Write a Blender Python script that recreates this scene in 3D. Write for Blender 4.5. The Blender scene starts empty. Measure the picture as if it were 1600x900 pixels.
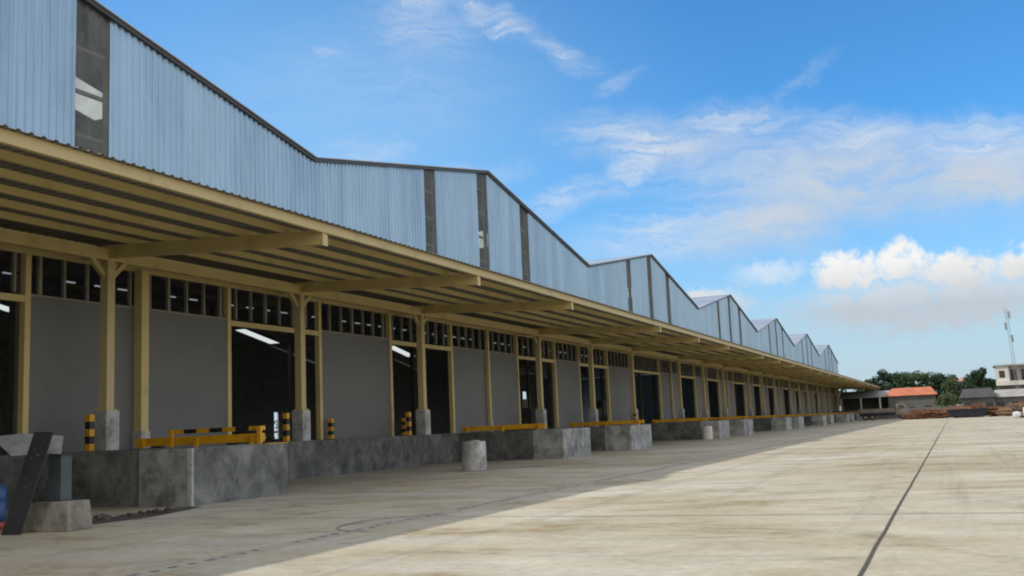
import bpy, bmesh, math, random
from mathutils import Vector, Matrix
random.seed(7)
S = bpy.context.scene
C = S.collection
R = math.radians

# ------------------------------------------------------------------ materials
def new_mat(name):
    m = bpy.data.materials.new(name); m.use_nodes = True
    nt = m.node_tree; b = nt.nodes['Principled BSDF']
    return m, nt, b

def ramp(nt, fac, stops):
    n = nt.nodes.new('ShaderNodeValToRGB')
    e = n.color_ramp.elements
    while len(e) < len(stops): e.new(0.5)
    for k, (p, c) in enumerate(stops):
        e[k].position = p; e[k].color = (c[0], c[1], c[2], 1)
    nt.links.new(fac, n.inputs[0])
    return n.outputs[0]

def coords(nt, scale=(1, 1, 1), loc=(0, 0, 0), kind='Object'):
    t = nt.nodes.new('ShaderNodeTexCoord'); mp = nt.nodes.new('ShaderNodeMapping')
    mp.inputs['Scale'].default_value = scale; mp.inputs['Location'].default_value = loc
    nt.links.new(t.outputs[kind], mp.inputs[0])
    return mp.outputs[0]

def noise(nt, vec, scale, detail=4, rough=.55, dist=0.0):
    n = nt.nodes.new('ShaderNodeTexNoise')
    n.inputs['Scale'].default_value = scale; n.inputs['Detail'].default_value = detail
    n.inputs['Roughness'].default_value = rough; n.inputs['Distortion'].default_value = dist
    nt.links.new(vec, n.inputs['Vector'])
    return n.outputs['Fac']

def mixc(nt, fac, a, b, mode='MIX'):
    n = nt.nodes.new('ShaderNodeMix'); n.data_type = 'RGBA'; n.blend_type = mode
    if isinstance(fac, float): n.inputs[0].default_value = fac
    else: nt.links.new(fac, n.inputs[0])
    for k, v in ((6, a), (7, b)):
        if isinstance(v, tuple): n.inputs[k].default_value = (*v, 1)
        else: nt.links.new(v, n.inputs[k])
    return n.outputs[2]

def bump(nt, b, h, strength, dist=.02):
    n = nt.nodes.new('ShaderNodeBump'); n.inputs['Strength'].default_value = strength
    n.inputs['Distance'].default_value = dist
    nt.links.new(h, n.inputs['Height']); nt.links.new(n.outputs[0], b.inputs['Normal'])

def painted(name, col, var=.25, rough=.5, metal=0., scale=1.5, dirt=None, bmp=0.):
    m, nt, b = new_mat(name)
    v = coords(nt)
    n1 = noise(nt, v, scale, 6, .65)
    d = dirt or tuple(c * (1 - var * 1.6) for c in col)
    lite = tuple(min(1, c * (1 + var * .5)) for c in col)
    c = ramp(nt, n1, [(.25, d), (.5, col), (.8, lite)])
    nt.links.new(c, b.inputs['Base Color'])
    b.inputs['Roughness'].default_value = rough; b.inputs['Metallic'].default_value = metal
    if bmp: bump(nt, b, noise(nt, v, scale * 12, 4), bmp)
    return m

def steel(name, col, dirt):
    m, nt, b = new_mat(name)
    v = coords(nt)
    c = ramp(nt, noise(nt, v, 1.1, 6, .65), [(.22, dirt), (.46, col), (.8, tuple(k * 1.06 for k in col))])
    r = ramp(nt, noise(nt, coords(nt, (1, 1, 1), (3, 8, 1)), 4.5, 8, .78), [(.60, (0, 0, 0)), (.72, (.7, .7, .7))])
    c = mixc(nt, r, c, (.23, .13, .07))
    nt.links.new(c, b.inputs['Base Color']); b.inputs['Roughness'].default_value = .5
    bump(nt, b, noise(nt, v, 9, 4), .12, .01)
    return m
M = {}
M['tan_paint'] = steel('tan_paint', (.66, .525, .225), (.44, .34, .145))
M['tan_pale'] = steel('tan_pale', (.58, .465, .225), (.42, .33, .16))
M['grey_panel'] = painted('grey_panel', (.165, .168, .162), .10, .6, 0, .8)
M['frame_grey'] = painted('frame_grey', (.28, .26, .20), .2, .6)
M['dark_steel'] = painted('dark_steel', (.05, .05, .055), .3, .5, .3)
M['interior_dark'] = painted('interior_dark', (.30, .30, .32), .3, .85)
M['interior_floor'] = painted('interior_floor', (.34, .34, .33), .25, .7, 0, .3)
M['yellow'] = painted('yellow_paint', (.72, .37, .012), .3, .45, 0, 3, (.42, .20, .015))
M['black_paint'] = painted('black_paint', (.015, .015, .015), .2, .5)
M['rubber'] = painted('rubber', (.012, .012, .013), .3, .75)
M['galv_trim'] = painted('galv_trim', (.075, .08, .085), .2, .5, .2)
M['pale_sheet'] = painted('pale_sheet', (.55, .56, .57), .25, .45, .3, 4)
M['rust'] = painted('rust', (.17, .075, .04), .5, .8, .0, 1.2, (.06, .03, .02))
M['rust2'] = painted('rust_light', (.24, .15, .10), .5, .8, .0, 1.0, (.09, .06, .05))
M['blue_plastic'] = painted('blue_plastic', (.03, .10, .26), .15, .4)
M['red_plastic'] = painted('red_plastic', (.42, .07, .04), .15, .4)
M['dark_blue'] = painted('dark_blue', (.012, .016, .035), .25, .6)
M['orange_tile'] = painted('orange_tile', (.52, .175, .085), .3, .75, 0, .5)
M['plaster_white'] = painted('plaster_white', (.68, .65, .60), .2, .8, 0, .4)
M['plaster_grey'] = painted('plaster_grey', (.13, .13, .125), .3, .85, 0, .4)
M['roof_grey'] = painted('roof_grey', (.36, .35, .34), .25, .7, 0, .4)
M['roof_dark'] = painted('roof_dark', (.07, .07, .075), .3, .8, 0, .4)
M['roof_pink'] = painted('roof_pink', (.45, .25, .20), .25, .8, 0, .4)
M['car_white'] = painted('car_white', (.62, .62, .63), .05, .25)
M['truck_brown'] = painted('truck_brown', (.20, .17, .14), .3, .6)
M['window_dark'] = painted('window_dark', (.02, .022, .025), .2, .15)
M['bark'] = painted('bark', (.07, .05, .035), .3, .9)
M['soil'] = painted('soil', (.09, .075, .06), .5, .95, 0, 1)
M['mast'] = painted('mast_steel', (.30, .32, .34), .2, .5, .3)

def cladding(name, col, rough, metal, scale=1.):
    m, nt, b = new_mat(name)
    v = coords(nt, (1, .6, .12))
    n = noise(nt, v, 1.6, 5, .6)
    # each sheet (about 1 m wide) is a touch different
    v2 = coords(nt, (0, 1.05, 0))
    wn = nt.nodes.new('ShaderNodeTexWhiteNoise'); wn.noise_dimensions = '3D'
    fl = nt.nodes.new('ShaderNodeVectorMath'); fl.operation = 'FLOOR'
    nt.links.new(v2, fl.inputs[0]); nt.links.new(fl.outputs[0], wn.inputs['Vector'])
    c1 = ramp(nt, n, [(.25, tuple(k * .86 for k in col)), (.55, col), (.8, tuple(min(1, k * 1.06) for k in col))])
    c2 = ramp(nt, wn.outputs['Value'], [(0, (.80, .82, .84)), (1, (1.10, 1.09, 1.08))])
    c = mixc(nt, 1.0, c1, c2, 'MULTIPLY')
    nt.links.new(c, b.inputs['Base Color'])
    r = ramp(nt, wn.outputs['Value'], [(0, (rough - .06,) * 3), (1, (rough + .08,) * 3)])
    nt.links.new(r, b.inputs['Roughness'])
    b.inputs['Metallic'].default_value = metal
    vw = coords(nt, (1, 1, .35))
    bump(nt, b, noise(nt, vw, .62, 3, .5), .95, .16)
    return m
M['cladding'] = cladding('zinc_cladding', (.36, .50, .63), .34, .68)
M['roof_metal'] = cladding('roof_metal', (.50, .53, .56), .40, .35)
M['canopy_sheet'] = painted('canopy_sheet', (.18, .185, .185), .2, .5, .2, .6)

def concrete_wall(name, base, dark, light):
    m, nt, b = new_mat(name)
    v = coords(nt, kind='Object')
    a = noise(nt, v, .8, 6, .65, .6)
    vs = coords(nt, (1., 1., .85), (5, 2, 9))
    s = noise(nt, vs, 2.0, 6, .72, .3)
    f = noise(nt, v, 14, 4, .7)
    c1 = ramp(nt, a, [(.36, dark), (.5, base), (.64, light)])
    c2 = ramp(nt, s, [(.34, (.50, .51, .52)), (.52, (1, 1, 1)), (.70, (1.28, 1.28, 1.28))])
    c3 = ramp(nt, f, [(.3, (.85, .85, .85)), (.7, (1.08, 1.08, 1.08))])
    c = mixc(nt, 1., mixc(nt, 1., c1, c2, 'MULTIPLY'), c3, 'MULTIPLY')
    nt.links.new(c, b.inputs['Base Color'])
    b.inputs['Roughness'].default_value = .9
    bump(nt, b, f, .25, .01)
    return m
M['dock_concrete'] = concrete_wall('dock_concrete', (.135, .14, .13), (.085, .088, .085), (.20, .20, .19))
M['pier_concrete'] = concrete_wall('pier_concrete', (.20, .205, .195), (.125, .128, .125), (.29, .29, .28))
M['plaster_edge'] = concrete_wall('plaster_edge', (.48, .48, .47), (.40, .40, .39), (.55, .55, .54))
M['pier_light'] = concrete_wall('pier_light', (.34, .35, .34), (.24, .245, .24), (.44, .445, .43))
M['stub'] = painted('stub_steel', (.085, .105, .11), .25, .6)
M['pedestal'] = concrete_wall('pedestal_concrete', (.50, .50, .48), (.38, .38, .37), (.58, .58, .56))
M['block_concrete'] = concrete_wall('block_concrete', (.34, .31, .26), (.22, .2, .17), (.45, .42, .36))

def yard_mat():
    m, nt, b = new_mat('yard_concrete')
    v = coords(nt, kind='Object')
    big = noise(nt, coords(nt, (.60, 1, 1)), .20, 7, .66, .6)
    st = noise(nt, coords(nt, (.62, 1, 1), (7, 3, 0)), .85, 8, .72, .6)
    st2 = noise(nt, coords(nt, (.7, 1, 1), (17, 31, 0)), .42, 8, .70, .9)
    fine = noise(nt, v, 7, 6, .72)
    base = ramp(nt, big, [(.30, (.325, .268, .165)), (.43, (.43, .378, .272)), (.56, (.485, .442, .338)), (.68, (.58, .55, .475))])
    c = mixc(nt, 1., base, ramp(nt, st, [(.32, (.66, .62, .53)), (.47, (1, 1, 1)), (.66, (1.18, 1.18, 1.18))]), 'MULTIPLY')
    stain = ramp(nt, st2, [(.60, (0, 0, 0)), (.74, (1, 1, 1))])
    c = mixc(nt, 1., c, mixc(nt, .8, (1., 1., 1.), ramp(nt, st2, [(.53, (1, 1, 1)), (.66, (.64, .53, .35))])), 'MULTIPLY')
    pale = noise(nt, coords(nt, (.30, 1, 1), (3, 91, 0)), .38, 7, .68, .5)
    c = mixc(nt, ramp(nt, pale, [(.52, (0, 0, 0)), (.68, (.6, .6, .6))]), c, (.56, .545, .51))
    c = mixc(nt, 1., c, ramp(nt, fine, [(.28, (.80, .79, .78)), (.6, (1.04, 1.04, 1.04))]), 'MULTIPLY')
    trk_ = noise(nt, coords(nt, (1.6, .035, 1), (1, 5, 0)), 1., 5, .7, .25)
    c = mixc(nt, 1., c, ramp(nt, trk_, [(.54, (1, 1, 1)), (.66, (.84, .835, .83))]), 'MULTIPLY')
    spots = noise(nt, v, 1.7, 3, .5)
    c = mixc(nt, 1., c, ramp(nt, spots, [(.70, (1, 1, 1)), (.76, (.72, .69, .64))]), 'MULTIPLY')
    nt.links.new(c, b.inputs['Base Color'])
    b.inputs['Roughness'].default_value = .85
    bump(nt, b, fine, .25, .012)
    return m
M['yard'] = yard_mat()
M['joint'] = painted('joint_filler', (.085, .075, .06), .4, .9, 0, 6)
M['scuff'] = painted('scuff', (.30, .275, .225), .3, .9, 0, 2)
M['joint_faint'] = painted('joint_faint', (.22, .205, .17), .3, .9, 0, 3)
M['drain'] = painted('drain_concrete', (.41, .38, .31), .15, .9, 0, 2)
M['land'] = painted('land', (.11, .10, .06), .4, .95, 0, .06)

def pane_mat():
    m = bpy.data.materials.new('skylight_pane'); m.use_nodes = True
    nt = m.node_tree; nt.nodes.clear()
    o = nt.nodes.new('ShaderNodeOutputMaterial')
    tr = nt.nodes.new('ShaderNodeBsdfTransparent'); tr.inputs[0].default_value = (.80, .82, .78, 1)
    di = nt.nodes.new('ShaderNodeBsdfDiffuse'); di.inputs[0].default_value = (.26, .27, .25, 1)
    gl = nt.nodes.new('ShaderNodeBsdfGlossy'); gl.inputs['Roughness'].default_value = .25; gl.inputs[0].default_value = (.5, .5, .5, 1)
    m1 = nt.nodes.new('ShaderNodeMixShader'); 
    v = coords(nt, (1, 1, .5)); f = ramp(nt, noise(nt, v, 1.4, 6, .7, .5), [(.3, (.10, .10, .10)), (.7, (.55, .55, .55))]); nt.links.new(f, m1.inputs[0])
    m2 = nt.nodes.new('ShaderNodeMixShader'); m2.inputs[0].default_value = .08
    L = nt.links.new
    L(tr.outputs[0], m1.inputs[1]); L(di.outputs[0], m1.inputs[2])
    L(m1.outputs[0], m2.inputs[1]); L(gl.outputs[0], m2.inputs[2]); L(m2.outputs[0], o.inputs[0])
    return m
M['pane'] = pane_mat()
def translucent_mat(name, tcol):
    m = bpy.data.materials.new(name); m.use_nodes = True
    nt = m.node_tree; nt.nodes.clear()
    o = nt.nodes.new('ShaderNodeOutputMaterial')
    t = nt.nodes.new('ShaderNodeBsdfTranslucent'); t.inputs[0].default_value = (*tcol, 1)
    d = nt.nodes.new('ShaderNodeBsdfDiffuse'); d.inputs[0].default_value = (.5, .52, .5, 1)
    x = nt.nodes.new('ShaderNodeMixShader'); x.inputs[0].default_value = .25
    nt.links.new(t.outputs[0], x.inputs[1]); nt.links.new(d.outputs[0], x.inputs[2]); nt.links.new(x.outputs[0], o.inputs[0])
    return m
M['translucent'] = translucent_mat('translucent_sheet', (.78, .82, .78))
M['translucent_dim'] = translucent_mat('translucent_sheet_dirty', (.30, .33, .31))
def glass_dark():
    m, nt, b = new_mat('vehicle_glass'); b.inputs['Base Color'].default_value = (.015, .018, .02, 1)
    b.inputs['Roughness'].default_value = .08
    return m
M['glass'] = glass_dark()

def leaf_mat(name, a, b_, c_):
    m, nt, b = new_mat(name)
    g = nt.nodes.new('ShaderNodeNewGeometry')
    v = coords(nt)
    n = noise(nt, v, .55, 3, .6)
    mx = nt.nodes.new('ShaderNodeMath'); mx.operation = 'MULTIPLY_ADD'
    nt.links.new(g.outputs['Random Per Island'], mx.inputs[0]); mx.inputs[1].default_value = .35
    nt.links.new(n, mx.inputs[2])
    c = ramp(nt, mx.outputs[0], [(.35, a), (.65, b_), (.95, c_)])
    nt.links.new(c, b.inputs['Base Color']); b.inputs['Roughness'].default_value = .6
    return m
M['leaf_dark'] = leaf_mat('leaf_dark', (.010, .026, .016), (.02, .048, .022), (.035, .07, .028))
M['leaf_mid'] = leaf_mat('leaf_mid', (.022, .045, .014), (.042, .085, .024), (.075, .13, .038))
M['leaf_light'] = leaf_mat('leaf_light', (.035, .06, .02), (.065, .10, .035), (.10, .14, .05))

# ------------------------------------------------------------------ mesh helpers
class MB:
    def __init__(s): s.v = []; s.f = []
    def quad(s, *p):
        n = len(s.v); s.v += [tuple(q) for q in p]; s.f.append(tuple(range(n, n + len(p))))
    def box(s, x0, x1, y0, y1, z0, z1):
        n = len(s.v)
        s.v += [(x0, y0, z0), (x1, y0, z0), (x1, y1, z0), (x0, y1, z0), (x0, y0, z1), (x1, y0, z1), (x1, y1, z1), (x0, y1, z1)]
        for f in ((0, 3, 2, 1), (4, 5, 6, 7), (0, 1, 5, 4), (1, 2, 6, 5), (2, 3, 7, 6), (3, 0, 4, 7)):
            s.f.append(tuple(n + k for k in f))
    def hexa(s, b, t):      # four bottom points, four top points
        n = len(s.v); s.v += [tuple(q) for q in b] + [tuple(q) for q in t]
        for f in ((0, 3, 2, 1), (4, 5, 6, 7), (0, 1, 5, 4), (1, 2, 6, 5), (2, 3, 7, 6), (3, 0, 4, 7)):
            s.f.append(tuple(n + k for k in f))
    def bar(s, a, b, w, h=None, up=(0, 0, 1)):
        h = h or w; a = Vector(a); b = Vector(b); d = (b - a).normalized()
        u = Vector(up)
        if abs(d.dot(u)) > .95: u = Vector((1, 0, 0))
        sd = d.cross(u).normalized() * (w / 2); uu = sd.cross(d).normalized() * (h / 2)
        s.hexa([a - sd - uu, a + sd - uu, b + sd - uu, b - sd - uu], [a - sd + uu, a + sd + uu, b + sd + uu, b - sd + uu])
    def lathe(s, prof, x, y, n=20, seam=0):
        i0 = len(s.v)
        for r, z in prof:
            for k in range(n):
                t = 2 * math.pi * k / n; s.v.append((x + r * math.cos(t), y + r * math.sin(t), z))
        for j in range(len(prof) - 1):
            for k in range(n):
                a = i0 + j * n + k; b = i0 + j * n + (k + 1) % n
                s.f.append((a, b, b + n, a + n))
        s.f.append(tuple(i0 + k for k in range(n))[::-1]); s.f.append(tuple(i0 + (len(prof) - 1) * n + k for k in range(n)))
    def cyl(s, a, b, r, n=14):
        a = Vector(a); b = Vector(b); d = (b - a).normalized()
        u = d.orthogonal().normalized(); w = d.cross(u); i0 = len(s.v)
        for p in (a, b):
            for k in range(n):
                t = 2 * math.pi * k / n; s.v.append(tuple(p + (u * math.cos(t) + w * math.sin(t)) * r))
        for k in range(n):
            s.f.append((i0 + k, i0 + (k + 1) % n, i0 + n + (k + 1) % n, i0 + n + k))
        s.f.append(tuple(i0 + k for k in range(n))[::-1]); s.f.append(tuple(i0 + n + k for k in range(n)))
    def build(s, name, mat, parent=None, loc=(0, 0, 0), bevel=0, rot=(0, 0, 0), smooth=False):
        me = bpy.data.meshes.new(name); me.from_pydata(s.v, [], s.f); me.update()
        if bevel:
            bm = bmesh.new(); bm.from_mesh(me); bmesh.ops.remove_doubles(bm, verts=bm.verts, dist=1e-5)
            bmesh.ops.bevel(bm, geom=list(bm.edges), offset=bevel, segments=2, affect='EDGES', clamp_overlap=True, profile=.6)
            bm.to_mesh(me); bm.free()
        if smooth:
            for p in me.polygons: p.use_smooth = len(p.vertices) == 4
        me.materials.append(mat if not isinstance(mat, str) else M[mat])
        o = bpy.data.objects.new(name, me); C.objects.link(o)
        o.location = loc; o.rotation_euler = rot
        if parent: o.parent = parent
        return o

def tag(o, label=None, cat=None, group=None, kind=None):
    for k, v in (('label', label), ('category', cat), ('group', group), ('kind', kind)):
        if v: o[k] = v
    return o
def empty(name, loc, label, cat, group=None, rz=0):
    o = bpy.data.objects.new(name, None); C.objects.link(o); o.location = loc; o.rotation_euler = (0, 0, rz)
    o.empty_display_size = .3
    return tag(o, label, cat, group)
def copy_tree(o, parent=None):
    c = o.copy(); C.objects.link(c); c.parent = parent
    for ch in list(o.children): copy_tree(ch, c)
    return c

# ------------------------------------------------------------------ layout numbers (metres; y runs along the building)
EYE = 1.379
WX = -22.2            # warehouse front wall
COLX = -20.98         # canopy columns
DOCKX = -20.28        # dock edge
PIERX = -15.3         # front of the projecting piers
TIPX = -13.9          # canopy front edge
DZ = 1.25             # dock height
Y0, Y1 = -32.77, 230.6
PER = 32.92; PK0 = 49.52; ZP = 15.22; ZV = 12.166
BACKX = -88.0
def sheet_z(x): return 6.60 + .055 * (TIPX - x)      # underside of the canopy sheet

# ------------------------------------------------------------------ ground
g = MB(); g.quad((-3000, -1500, -.03), (3000, -1500, -.03), (3000, 5000, -.03), (-3000, 5000, -.03))
tag(g.build('ground', 'land'), kind='structure')
y = MB(); y.quad((DOCKX - .0, -40, 0), (70, -40, 0), (70, 215, 0), (DOCKX - .0, 215, 0))
yard = y.build('yard', 'yard'); tag(yard, kind='structure')
# longitudinal and transverse slab joints
def wob_strip(pts, w, z):
    m = MB()
    for (a, b) in zip(pts[:-1], pts[1:]):
        d = Vector((b[0] - a[0], b[1] - a[1], 0)).normalized(); n = Vector((-d.y, d.x, 0)) * w / 2
        m.quad((a[0] - n.x, a[1] - n.y, z), (a[0] + n.x, a[1] + n.y, z), (b[0] + n.x, b[1] + n.y, z), (b[0] - n.x, b[1] - n.y, z))
    return m
pts = [(-.876 + random.uniform(-.006, .006), -20 + k * 1.5) for k in range(150)]
wob_strip(pts, .042, .004).build('joint', 'joint', yard)
for k in range(-1, 14):
    yy = 15.05 + k * 12.0
    pts = [(DOCKX + .3 + q * 1.6, yy + random.uniform(-.012, .012)) for q in range(32)]
    wob_strip(pts, .03, .004).build('joint', 'joint_faint', yard)
wob_strip([(14 + random.uniform(-.01, .01), -20 + k * 3) for k in range(75)], .045, .004).build('joint', 'joint', yard)
# drain channel: a strip of concrete with dark slots
dr = MB(); dr.box(-8.35, -7.95, -20, 200, -.02, .004)
drain = dr.build('drain_channel', 'drain'); tag(drain, 'long concrete drain channel with a row of dark slots running along the yard', 'drain')
sl = MB()
k = 0
yy = -19.
while yy < 150:
    if random.random() > .10:
        x = -8.15 + random.uniform(-.03, .03); a = random.uniform(.08, .15); b = random.uniform(.03, .05)
        sl.quad((x - b, yy, .008), (x + b, yy, .008), (x + b, yy + a, .008), (x - b, yy + a, .008))
    yy += .30
M['slot'] = painted('slot_shadow', (.20, .185, .155), .3, .9, 0, 3)
so = sl.build('slot', 'slot', drain); so['kind'] = 'stuff'
# curved dark scuff mark
arc = [(-8.05 + .55 * math.cos(t) * 1.5, 14.2 + 1.25 * math.sin(t)) for t in [R(70 + 14 * q) for q in range(16)]]
wob_strip(arc, .045, .009).build('scuff_mark', 'scuff', yard)

# ------------------------------------------------------------------ loading dock
dock = empty('loading_dock', (DOCKX, 0, 0), 'long grey mottled concrete loading dock along the warehouse front with projecting piers', 'loading dock')
def at_dock(mb, name, mat, bevel=0):
    mb.v = [(a - DOCKX, b, c) for a, b, c in mb.v]
    return mb.build(name, mat, dock, bevel=bevel)
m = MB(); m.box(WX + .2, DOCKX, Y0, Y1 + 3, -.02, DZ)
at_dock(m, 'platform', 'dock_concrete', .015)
piers = [('left', 9.43, 12.73), ('right', 17.96, 21.46)]
for k in range(1, 7):
    piers.append(('left', 41.2 + (k - 1) * 31.4, 44.6 + (k - 1) * 31.4)); piers.append(('right', 51.1 + (k - 1) * 31.0, 54.9 + (k - 1) * 31.0))
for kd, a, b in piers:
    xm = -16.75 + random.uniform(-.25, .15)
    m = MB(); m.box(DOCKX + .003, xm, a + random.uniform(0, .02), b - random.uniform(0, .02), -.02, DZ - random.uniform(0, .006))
    at_dock(m, 'pier', 'dock_concrete', .015)  # inner length of the pier, darker than its outer head
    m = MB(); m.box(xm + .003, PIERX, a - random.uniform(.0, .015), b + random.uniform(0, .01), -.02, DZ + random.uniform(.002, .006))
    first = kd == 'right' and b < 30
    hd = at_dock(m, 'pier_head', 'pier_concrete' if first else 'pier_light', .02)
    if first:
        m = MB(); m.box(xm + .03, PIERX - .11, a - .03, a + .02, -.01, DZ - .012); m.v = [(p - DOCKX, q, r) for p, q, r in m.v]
        m.build('pale_side', 'pier_light', hd, bevel=.006)  # paler slab over the near side of the head
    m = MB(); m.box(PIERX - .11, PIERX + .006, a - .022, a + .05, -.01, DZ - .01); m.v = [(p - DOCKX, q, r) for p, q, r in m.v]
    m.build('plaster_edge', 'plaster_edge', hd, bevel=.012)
m = MB(); m.box(PIERX - .10, PIERX + .012, 21.46 - .8, 21.475, DZ + .004, DZ + .02)
at_dock(m, 'edge_angle', 'yellow')

# ------------------------------------------------------------------ warehouse
wh = empty('warehouse', (WX, 0, 0), 'long warehouse clad in blue grey corrugated metal with a row of sawtooth gables', 'warehouse')
def W_(mb, name, mat, parent=None, bevel=0):
    mb.v = [(a - WX, b, c) for a, b, c in mb.v]
    return mb.build(name, mat, parent or wh, bevel=bevel)
def roofz(yv):
    t = abs(((yv - PK0 + PER / 2) % PER) - PER / 2)
    return ZP - (ZP - ZV) * t / (PER / 2)
GAPS = [(-7.25, -6.05), (-1.25, -.05), (4.55, 5.85)]
def corrug(mb, ya, yb, zlo, ztop, x, pitch=.27, dep=.042):
    """trapezoid ribs across y, on the plane x (ribs stand out to +x)"""
    n = max(1, round((yb - ya) / pitch)); p = (yb - ya) / n
    pr = []
    for k in range(n):
        o = ya + k * p
        pr += [(o, 0), (o + p * .62, 0), (o + p * .72, dep), (o + p * .90, dep)]
    pr.append((yb, 0))
    for (a, da), (b, db) in zip(pr[:-1], pr[1:]):
        mb.quad((x + da, a, zlo), (x + db, b, zlo), (x + db, b, ztop(b)), (x + da, a, ztop(a)))
for i in range(-2, 6):
    c = PK0 + i * PER; lo, hi = c - PER / 2, c + PER / 2
    m = MB(); a = lo
    gaps = [(c + p, c + q) for p, q in GAPS]
    for (p, q) in gaps + [(hi, hi)]:
        cuts = [a] + ([c] if a < c < p else []) + [p]
        for u, w in zip(cuts[:-1], cuts[1:]):
            if w - u > .01: corrug(m, u, w, 7.02, lambda yv: roofz(yv) - .02, WX)
        a = q
    gw = W_(m, 'gable_wall', 'cladding')
    for p, q in gaps:
        t = MB()
        corrug(t, p - .05, q + .05, 7.02, lambda yv: roofz(yv) - .05, WX - .05, .30, .03)
        W_(t, 'skylight_strip', 'pane', gw)
        t = MB()
        z = 7.6
        while z < min(roofz(p), roofz(q)) - .3:
            t.box(WX - .26, WX - .14, p - .1, q + .1, z, z + .10); z += 1.3
        for yy in (p - .02, q + .02): t.box(WX - .24, WX - .05, yy - .05, yy + .05, 6.7, roofz(yy) - .2)
        W_(t, 'girt', 'frame_grey', gw)
    # barge flashing along both slopes
    t = MB()
    for u, w in ((lo, c), (c, hi)):
        za, zb = roofz(u), roofz(w)
        t.hexa([(WX - .1, u, za - .11), (WX + .13, u, za - .11), (WX + .13, w, zb - .11), (WX - .1, w, zb - .11)],
               [(WX - .1, u, za + .05), (WX + .13, u, za + .05), (WX + .13, w, zb + .05), (WX - .1, w, zb + .05)])
    W_(t, 'barge_board', 'galv_trim', gw)
    # roof slopes in sheets, with translucent strips
    sky_x = [(-28.0, -26.1, 8.2, 11.0, 'translucent'), (-48.2, -47.8, 8.6, 12.4, 'translucent_dim'), (-72.5, -71.1, 9.6, 16.0, 'translucent')]
    for sgn in (-1, 1):
        ya, yb = (lo, c) if sgn < 0 else (c, hi)
        def zz(yv): return ZP - (ZP - ZV) * abs(yv - c) / (PER / 2) + .06
        r = MB(); edges = [WX + .2]
        for q in sky_x: edges += [q[1], q[0]]
        edges.append(BACKX - .5)
        for k in range(0, len(edges) - 1):
            x1, x0 = edges[k], edges[k + 1]
            if k % 2: ra, rb = sky_x[k // 2][2:4]; s1, s2 = (c + ra, c + rb) if sgn > 0 else (c - rb, c - ra)
            for (u, w) in ([(ya, yb)] if k % 2 == 0 else [(ya, s1), (s2, yb)]):
                r.hexa([(x0, u, zz(u) - .04), (x1, u, zz(u) - .04), (x1, w, zz(w) - .04), (x0, w, zz(w) - .04)],
                       [(x0, u, zz(u)), (x1, u, zz(u)), (x1, w, zz(w)), (x0, w, zz(w))])
        ro = W_(r, 'roof', 'roof_metal')
        for (p, q, ra, rb, mt_) in sky_x:
            s1, s2 = (c + ra, c + rb) if sgn > 0 else (c - rb, c - ra)
            t = MB(); t.quad((p, s1, zz(s1) - .02), (q, s1, zz(s1) - .02), (q, s2, zz(s2) - .02), (p, s2, zz(s2) - .02))
            W_(t, 'roof_skylight', mt_, ro)
# other enclosing walls and the inside
m = MB(); m.box(BACKX, WX + .2, Y0, Y1, 1.0, DZ); W_(m, 'interior_floor', 'interior_floor')
m = MB()
holes = [(120.3, 121.3, 5.0), (211.8, 216.0, 9.3), (153.0, 154.0, 6.0)]
holes.sort(); a = Y0
for (p, q, zt) in holes:
    m.box(BACKX - .2, BACKX, a, p, 0, ZV - .1); m.box(BACKX - .2, BACKX, p, q, zt, ZV - .1); a = q
m.box(BACKX - .2, BACKX, a, Y1, 0, ZV - .1)
for i in range(-2, 6):
    c = PK0 + i * PER; m.quad((BACKX - .1, c - PER / 2, ZV - .1), (BACKX - .1, c + PER / 2, ZV - .1), (BACKX - .1, c, ZP))
W_(m, 'back_wall', 'interior_dark')
for yy in (Y0, Y1 - .2):
    m = MB(); m.box(BACKX, WX - .3, yy, yy + .2, 0, ZV); W_(m, 'end_wall', 'cladding')
for i in range(-1, 6):
    yy = PK0 + (i - .5) * PER
    for x in (-38., -54., -70.):
        m = MB(); m.box(x - .2, x + .2, yy - .2, yy + .2, DZ, ZV - .1); W_(m, 'interior_column', 'frame_grey')
# rafters under each roof, seen dimly through the vents
for i in range(-1, 6):
    c = PK0 + i * PER
    for x in (-25., -29., -33., -37., -41., -45., -52., -60., -68., -78.):
        m = MB()
        for a, b in ((c - PER / 2, c), (c, c + PER / 2)):
            za, zb = roofz(a + .001) - .6, roofz(b - .001) - .6
            n0 = len(m.v)
            m.hexa([(x - .1, a, za), (x + .1, a, za), (x + .1, b, zb), (x - .1, b, zb)], [(x - .1, a, za + .5), (x + .1, a, za + .5), (x + .1, b, zb + .5), (x - .1, b, zb + .5)])
        W_(m, 'roof_truss', 'frame_grey')
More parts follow.
